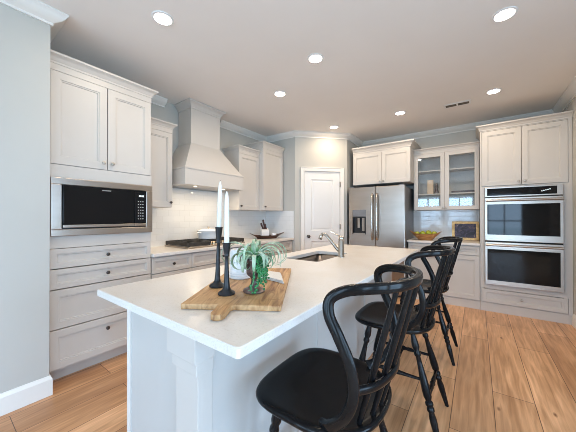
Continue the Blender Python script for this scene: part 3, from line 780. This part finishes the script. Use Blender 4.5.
# ------------------------------------------------------------------ island
IX0, IX1, IY0, IY1 = -1.541, -.530, .502, 3.234
IZ0, IZ1 = .890, .9205
SXa, SXb, SYa, SYb = -1.372, -1.035, 1.845, 2.460       # sink opening
def rrect(x0, x1, y0, y1, r, n=5):
    out = []
    for cx_, cy_, a0 in ((x1-r, y1-r, 0), (x0+r, y1-r, 90), (x0+r, y0+r, 180), (x1-r, y0+r, 270)):
        for i in range(n+1):
            a = R(a0+90*i/n); out.append((cx_+r*math.cos(a), cy_+r*math.sin(a)))
    return out
def slab_with_hole(outer, hole, z0, z1, c=.003):
    bm = bmesh.new()
    def loop(pts, z): return [bm.verts.new((x, y, z)) for x, y in pts]
    lo = [loop(outer, z0), loop(outer, z1-c)]
    cxm = sum(p[0] for p in outer)/len(outer); cym = sum(p[1] for p in outer)/len(outer)
    ins = [(x-math.copysign(c, x-cxm), y-math.copysign(c, y-cym)) for x, y in outer]
    lo.append(loop(ins, z1))
    hi = [loop(hole, z0), loop(hole, z1)]
    for L in (lo, hi):
        for a, b2 in zip(L, L[1:]):
            n = len(a)
            for i in range(n):
                j = (i+1) % n; bm.faces.new((a[i], a[j], b2[j], b2[i]))
    for a, h in ((lo[0], hi[0]), (lo[-1], hi[-1])):
        es = []
        for L in (a, h):
            for i in range(len(L)): es.append(bm.edges.get((L[i], L[(i+1) % len(L)])))
        bmesh.ops.triangle_fill(bm, edges=es, use_beauty=True)
    m = MB(); m.bm.free(); m.bm = bm
    return m
top = slab_with_hole(rrect(IX0, IX1, IY0, IY1, .012), rrect(SXa, SXb, SYa, SYb, .03), IZ0, IZ1)
tag(top.build('island_countertop', M['quartz']), 'large white quartz slab topping the kitchen island', 'countertop')

isl = thing('kitchen_island', 'pale grey panelled kitchen island base with corner post', 'island', ((IX0+IX1)/2, 1.85, 0))
bx0, bx1, by0, by1 = -1.493, -.8085, .635, 3.19
def L(x, y): return x-(IX0+IX1)/2, y-1.85
def ibox(mb, x0, x1, y0, y1, z0, z1):
    a, c = L(x0, y0); d, e = L(x1, y1); mb.box(a, d, c, e, z0, z1); return mb
b = MB()
ibox(b, bx0+.02, bx0+.04, by0+.02, by1-.02, .1, .889); ibox(b, bx1-.04, bx1-.02, by0+.02, by1-.02, 0, .889)
ibox(b, bx0+.04, bx1-.04, by0+.02, by0+.04, 0, .889); ibox(b, bx0+.04, bx1-.04, by1-.04, by1-.02, 0, .889); ibox(b, bx0+.04, bx1-.04, by0+.04, by1-.04, .10, .118)
b.build('body', M['island'], isl)
ibox(MB(), bx0+.0, bx1-.020, by0, by0+.0195, 0, .889).build('end_panel', M['island'], isl)
ibox(MB(), bx1-.0195, bx1, by0, by1, 0, .889).build('side_panel', M['island'], isl)
ibox(MB(), bx0, bx1-.02, by1-.0195, by1, 0, .889).build('back_panel', M['island'], isl)
# battens and skirting on the panels
sk = MB(); ibox(sk, bx0-.008, bx0+.024, by0-.008, by0-.0003, 0, .889); sk.build('corner_trim', M['trim'], isl)
sk = MB()
for yy in (1.45, 2.29): ibox(sk, bx1+.0003, bx1+.006, yy-.025, yy+.025, .0, .889)
ibox(sk, bx1+.0003, bx1+.007, by0+.18, by1, 0, .10)
sk.build('side_batten', M['island'], isl)
# corner post with stepped capital
px0, px1, py0, py1 = -.945, -.806, .570, .634
pp = MB(); ibox(pp, px0, px1, py0, py1, 0, .889); pp.build('corner_post', M['cabinet'], isl, bevel=.002)
pp = MB()
def post_ring(o, z): return [(*L(px0-o*1.3, py0-o), z), (*L(px1+o*.6, py0-o), z), (*L(px1+o*.6, py1), z), (*L(px0-o*1.3, py1), z)]
pp.loops([post_ring(.0004, .715), post_ring(.010, .715), post_ring(.010, .760), post_ring(.022, .764), post_ring(.022, .8895)])
pp.build('post_capital', M['cabinet'], isl, bevel=.002)
pp = MB(); pp.loops([post_ring(.012, 0), post_ring(.012, .11), post_ring(.0004, .125)]); pp.build('post_base', M['cabinet'], isl, bevel=.002)
# doors on the range side of the island
b0 = by0+.03; n = 5; wd_ = (by1-by0-.05)/n
for i in range(n):
    d = MB().panel(-(wd_/2)+.002, wd_/2-.002, .112, .872, 0, .019, .055)
    o = d.build('cabinet_door', M['cabinet'], isl, (*L(bx0, b0+wd_*(i+.5)), 0), -PI/2)
    knob(o, wd_/2-.035, .80)
# sink, faucet
sk = MB(); a, c, d, e = SXa-.012, SXb+.012, SYa-.012, SYb+.012
def srr(ins, z, r): return [(x, y, z) for x, y in rrect(a+ins, c-ins, d+ins, e-ins, r)]
sk.loops([srr(-.010, .888, .045), srr(0, .8885, .04), srr(.006, .886, .04), srr(.008, .72, .045), srr(.022, .700, .05), srr(.025, .696, .05), srr(.004, .690, .05), srr(-.002, .72, .045), srr(-.004, .882, .042)], cap0=False, cap1=False)
sink = thing('kitchen_sink', 'undermount stainless steel sink in the island countertop', 'sink', (0, 0, 0))
sk2 = MB(); sk2.loops([srr(.006, .887, .04), srr(.008, .72, .045), srr(.022, .700, .05)], cap0=False, cap1=True)
sk2.bm.verts.ensure_lookup_table()
o = sk2.build('basin', M['sinksteel'], sink, smooth=50)
so = o.modifiers.new('shell', 'SOLIDIFY'); so.thickness = .002; so.offset = 0
sk.bm.free()
MB().lathe([(.042, .702), (.042, .704), (.030, .705), (.02, .7035)], 20, ((a+c)/2, (d+e)/2, 0)).build('drain', M['chrome'], sink, smooth=True)
fa = thing('kitchen_faucet', 'brushed nickel single lever faucet behind the island sink', 'faucet', (-.993, 2.198, IZ1+.0003))
MB().lathe([(.029, 0), (.029, .005), (.0265, .008), (.0265, .145), (.0245, .148), (.0245, .151), (.0265, .154), (.0265, .180), (.022, .185), (.006, .186)], 24).build('body', M['chrome'], fa, smooth=True)
MB().tube(catmull([(-.018, 0, .055), (-.035, 0, .066), (-.10, 0, .138), (-.150, 0, .188), (-.172, 0, .200), (-.192, 0, .198), (-.204, 0, .184)], 5), .0145, 12, up=(0, 1, 0)).build('spout', M['chrome'], fa, smooth=True)
MB().turned((-.203, 0, .186), (-.216, 0, .150), [(0, .0155), (.4, .018), (.9, .019), (1, .016)], 16).build('spray_head', M['chrome'], fa, smooth=True)
MB().tube(catmull([(-.006, 0, .183), (-.03, 0, .196), (-.105, 0, .224)], 5), .0065, 10, flat=(1.4, .7)).build('handle', M['chrome'], fa, smooth=True)

# ------------------------------------------------------------------ things on the island
BC = (-.772, .688); BA = R(32)               # middle of the board's front edge, direction of its width
TOP = IZ1+.0004
def board_mesh():
    W, Ln, t = .394, .735, .022; mb = MB()
    o = [(-W/2, 0), (-.054, 0), (-.046, -.012), (-.046, -.082), (-.038, -.102), (-.020, -.107), (-.002, -.102), (.006, -.082), (.006, -.012), (.014, 0), (W/2, 0), (W/2, Ln), (-W/2, Ln)]
    mb.loops([[(x, y, 0) for x, y in o], [(x, y, t) for x, y in o]]); return mb
brd = board_mesh().build('serving_board', M['board'], None, (*BC, TOP), BA, bevel=.004)
tag(brd, 'rustic wooden serving board with short handle lying on the island', 'board')
bs = MB().box(-.185, .185, .075, .077, .0215, .0224).build('joint_line', M['boardline'], brd)
BT = TOP+.0228
LEAN = R(1.6)
def candle_holder(label, x, y, h, lean=0):
    c = MB().lathe([(.037, 0), (.038, .004), (.034, .010), (.021, .017), (.0145, .030), (.0115, .060), (.0085, h*.62), (.0085, h*.72), (.0115, h*.74), (.0095, h*.76), (.012, h*.80), (.0175, h-.006), (.019, h), (.0135, h), (.0125, h-.015)], 26)
    o = tag(c.build('candle_holder', M['blackmetal'], None, (x, y, BT), smooth=40), label, 'candle holder', 'black candle holders on the board')
    if lean: o.matrix_world = Matrix.Translation((x, y, BT+.001)) @ Matrix.Rotation(lean, 4, (-.585, .811, 0))
def candle(label, x, y, z, h, lean=0):
    c = thing('taper_candle', label, 'candle', (x, y, z), group='white taper candles')
    MB().lathe([(.0118, 0), (.0115, .01), (.0098, h*.8), (.0075, h-.02), (.003, h-.004), (.001, h)], 18).build('wax', M['candle'], c, smooth=True)
    MB().tube([(0, 0, h-.002), (.0005, 0, h+.002), (.001, 0, h+.005)], .0008, 6).build('wick', M['stem'], c)
    if lean: c.matrix_world = Matrix.Translation((x, y, z)) @ Matrix.Rotation(lean, 4, (-.585, .811, 0))
CX, CY, CH = -1.024, .832, .288
candle_holder('taller black candle holder at the back left of the serving board', CX, CY, CH, LEAN)
candle('white taper candle in the taller black holder, reaching highest', CX+.811*math.sin(LEAN)*(CH-.014), CY+.585*math.sin(LEAN)*(CH-.014), BT+CH-.013, .236, LEAN)
candle_holder('shorter black candle holder at the front of the serving board', -.892, .776, .225)
candle('white taper candle in the shorter front black holder', -.892, .776, BT+.211, .240)

PX, PY = -.822, .876
pl = thing('potted_succulent', 'bronze urn with curly air plant and trailing bead succulent on the board', 'plant', (PX, PY, BT))
MB().lathe([(.048, 0), (.051, .004), (.047, .010), (.030, .018), (.017, .030), (.013, .045), (.0125, .056), (.018, .066), (.029, .074), (.0345, .086), (.036, .11), (.038, .140), (.041, .145), (.040, .150), (.034, .148), (.032, .125)], 28).build('urn', M['urn'], pl, smooth=40)
MB().lathe([(.0315, .125), (.031, .132), (.02, .138), (.005, .140)], 20, cap0=False).build('soil', M['stem'], pl, smooth=True)
def leaf(mb, phi, e0, length, bend, w, twist=0, z=.13, r0=.008):
    n = 15; p = Vector((r0*math.cos(phi), r0*math.sin(phi), z)); pts = [p.copy()]; el = e0; ph = phi
    for i in range(n):
        el -= bend/n*(.4+1.2*i/n); ph += twist/n
        p = p+Vector((math.cos(ph)*math.cos(el), math.sin(ph)*math.cos(el), math.sin(el)))*(length/n); pts.append(p.copy())
    rad = [w*(1-(i/n))**.75+.0006 for i in range(n+1)]
    side = (-math.sin(phi), math.cos(phi), 0)
    mb.tube(pts, rad, 6, up=side, flat=(.28, 1))
mb = MB()
for i in range(34):
    ph = 2*PI*i/34+random.uniform(-.12, .12)
    k_ = .72 if abs(math.degrees(ph)-237) < 26 else 1.0
    leaf(mb, ph, R(random.uniform(55, 92)), k_*random.uniform(.15, .25), R(random.uniform(190, 340)), random.uniform(.0105, .015), random.uniform(-1.3, 1.3), .138)
for a_ in (R(196), R(208), R(216), R(18), R(34), R(48)):
    leaf(mb, a_, R(84), random.uniform(.27, .32), R(random.uniform(285, 330)), .009, random.uniform(-.2, .2), .138)
mb.build('curly_leaves', M['airleaf'], pl, smooth=60)
mb = MB()
for i in range(15): leaf(mb, i*2.4, R(30+i*3.8), .088-.0014*i, R(40), .0105, 0, .142, .004)
mb.build('rosette', M['leafgreen'], pl, smooth=60)
mb = MB(); st = MB()
cr_, cf_ = Vector((.811, .585, 0)), Vector((.585, -.811, 0))   # to the right of and towards the person at the counter
def strand(pts, r):
    C = catmull(pts, 12); st.tube(C, .0009, 5)
    acc = 0
    for a_, b_ in zip(C, C[1:]):
        acc += (b_-a_).length
        if acc < r*1.25: continue
        acc = 0
        o = Vector((random.uniform(-1, 1), random.uniform(-1, 1), random.uniform(-.5, .5)))*r*1.3
        mb.sphere(b_+o, r*random.uniform(.8, 1.12), 8, 6)
for i in range(18):
    a_ = R(-66+112*(i%11)/10+(4 if i > 10 else 0))
    d_ = cr_*math.cos(a_)-cf_*math.sin(a_)
    drop = (.055, .10, .095, .125, .085, .110, .07, .10, .06, .05, .04)[i%11]*(1 if i < 11 else .72)
    q1, q2 = random.uniform(.050, .060), random.uniform(.050, .064)
    strand([d_*.024+Vector((0, 0, .142)), d_*.037+Vector((0, 0, .160)), d_*.048+Vector((0, 0, .150)), d_*q1+Vector((0, 0, .150-drop*.5)), d_*q2+cf_*.006+Vector((0, 0, .150-drop))], .0052)
for b0_, off in ((cr_*.018+cf_*.036, 0), (cr_*.006+cf_*.040, .012), (cr_*.028+cf_*.030, .03)):
    strand([b0_*.6+Vector((0, 0, .145)), b0_*1.0+Vector((0, 0, .158)), b0_*1.3+Vector((0, 0, .135)), b0_*1.3+Vector((0, 0, .09)), b0_*1.3-cr_*.004+Vector((0, 0, .045+off)), b0_*1.4-cr_*.016+Vector((0, 0, .012+off)), b0_*1.5-cr_*.026+Vector((0, 0, .008+off))], .0052)
mb.build('trailing_beads', M['pearl'], pl, smooth=True)
st.build('trailing_stems', M['leafgreen'], pl)

cj = MB().lathe([(.058, 0), (.062, .004), (.062, .012), (.059, .014), (.062, .017), (.062, .026), (.059, .028), (.062, .031), (.062, .040), (.059, .043), (.059, .13), (.056, .15), (.050, .158), (.046, .158), (.044, .150)], 32)
tag(cj.build('ceramic_crock', M['ceramic'], None, (-1.075, 1.035, BT), smooth=40), 'white ribbed ceramic crock behind the plant on the serving board', 'crock')
def napkin():
    mb = MB(); pts = [(.0, .0), (-.135, .155), (-.225, .150), (-.185, .035)]
    z = 0
    for i in range(3):
        t_ = .012*i
        mb.loops([[(x*(1-t_*.5)-t_*.3, y*(1-t_)+t_*.06, z) for x, y in pts], [(x*(1-t_*.5)-t_*.3, y*(1-t_)+t_*.06, z+.005) for x, y in pts]]); z += .0054
    return mb
tag(napkin().build('linen_napkin', M['linen'], None, (-.786, 1.056, BT), 0, bevel=.002), 'folded white linen napkin with pointed corner beside the plant urn', 'napkin')

# ------------------------------------------------------------------ bar stools
def seat_mesh():
    n = 44; rings = []
    def outline(f, z, dish=0):
        out = []
        for i in range(n):
            a = 2*PI*i/n; c, s = math.cos(a), math.sin(a)
            e = 2/3.6 if c < 0 else 2/2.25
            x = (.250 if c < 0 else .222)*math.copysign(abs(c)**e, c); y = .246*math.copysign(abs(s)**(2/(3.6 if c < 0 else 2.5)), s)
            y *= 1 + (.05 if c < 0 else -.03)*abs(c)
            x *= f; y *= f
            zz = z
            if dish: zz = z - dish*(1-f**2) + .004*(y/.238)**2*0
            out.append((x, y, zz))
        return out
    rings = [outline(.30, .582), outline(.86, .584), outline(.955, .592), outline(.995, .603), outline(1, .611), outline(.985, .6185), outline(.95, .621)]
    rings += [outline(f, .621, .016) for f in (.85, .7, .5, .3, .12)]
    mb = MB(); mb.loops(rings); return mb
LEG = [(0, .013), (.05, .014), (.10, .019), (.15, .0205), (.18, .014), (.20, .019), (.22, .019), (.235, .013), (.30, .0145), (.42, .0205), (.52, .0235), (.58, .022), (.61, .015), (.625, .021), (.645, .0215), (.66, .016), (.675, .020), (.695, .0205), (.71, .015), (.76, .0195), (.80, .0195), (1, .0115)]
STR = [(0, .008), (.25, .010), (.40, .014), (.44, .010), (.5, .016), (.56, .010), (.60, .014), (.75, .010), (1, .008)]
def make_stool(label, x, y):
    s = thing('bar_stool', label, 'bar stool', (x, y, 0), group='black windsor bar stools at the island')
    seat_mesh().build('seat', M['black'], s, smooth=50)
    legs = {}
    for nm, tx, ty, fx, fy in (('fl', -.135, -.145, -.245, -.205), ('fr', -.135, .145, -.245, .205), ('rl', .115, -.135, .270, -.205), ('rr', .115, .135, .270, .205)):
        p0, p1 = Vector((tx, ty, .590)), Vector((fx, fy, 0)); legs[nm] = (p0, p1)
        MB().turned(p0, p1, LEG, 16).build('leg', M['black'], s, smooth=50)
    def at(nm, z):
        p0, p1 = legs[nm]; t = (p0.z-z)/(p0.z-p1.z); return p0.lerp(p1, t)
    for a, b_, z in (('fl', 'rl', .33), ('fr', 'rr', .33), ('fl', 'fr', .20), ('rl', 'rr', .235)):
        MB().turned(at(a, z), at(b_, z), STR, 12).build('stretcher', M['black'], s, smooth=50)
    MB().turned((at('fl', .33)+at('rl', .33))/2, (at('fr', .33)+at('rr', .33))/2, STR, 12).build('stretcher', M['black'], s, smooth=50)
    # bent hoop: rises from the side of the seat, sweeps back, bends forward and turns round the back
    half = [(.085, -.205, .621), (.110, -.215, .640), (.160, -.225, .695), (.188, -.230, .770), (.182, -.236, .855), (.150, -.242, .930), (.118, -.243, .992), (.120, -.236, 1.037), (.160, -.218, 1.062), (.215, -.190, 1.071), (.268, -.150, 1.075), (.305, -.085, 1.077), (.318, 0, 1.078)]
    P = half+[(x_, -y_, z_) for x_, y_, z_ in half[-2::-1]]
    C = catmull(P, 6); n = len(C)
    # cross section: flat band, its broad side facing outward
    bmx = MB(); rings = []
    for i in range(n):
        t = (C[min(i+1, n-1)]-C[max(i-1, 0)]).normalized()
        out = Vector((max(C[i].x-.05, .0)*.9+.02, C[i].y, 0)).normalized()
        out = (out-t*out.dot(t)).normalized(); up = t.cross(out).normalized()
        e = min(i, n-1-i)/n
        wdt = .0165 + .010*max(0, 1-e/.06)
        rings.append([tuple(C[i]+out*(.0125*math.copysign(abs(math.cos(a))**.6, math.cos(a)))+up*(wdt*math.copysign(abs(math.sin(a))**.6, math.sin(a)))) for a in [2*PI*k_/14 for k_ in range(14)]])
    bmx.loops(rings); bmx.build('back_hoop', M['black'], s, smooth=60)
    for yb, xb, yt, xt in ((-.125, .165, -.128, .283), (-.063, .188, -.065, .310), (0, .195, 0, .318), (.063, .188, .065, .310), (.125, .165, .128, .283)):
        MB().turned((xb, yb, .612), (xt, yt, 1.066), [(0, .0085), (.3, .0105), (.6, .0105), (1, .0075)], 10).build('spindle', M['black'], s, smooth=50)
    mid = [(.176, -.226, .775), (.195, -.190, .768), (.222, -.135, .762), (.240, -.066, .760), (.247, 0, .760), (.240, .066, .760), (.222, .135, .762), (.195, .190, .768), (.176, .226, .775)]
    MB().tube(catmull(mid, 5), .015, 12, flat=(.55, 1)).build('lower_rail', M['black'], s, smooth=60)
    return s
s0 = make_stool('black windsor bar stool nearest the camera at the island corner', -.475, .945)
for lab, x, y in (('middle black windsor bar stool of the three along the island', -.437, 1.87), ('black windsor bar stool farthest along the island, nearest the back cabinets', -.435, 2.88)):
    c = copy_tree(s0); c['label'] = lab; c.location = (x, y, 0)
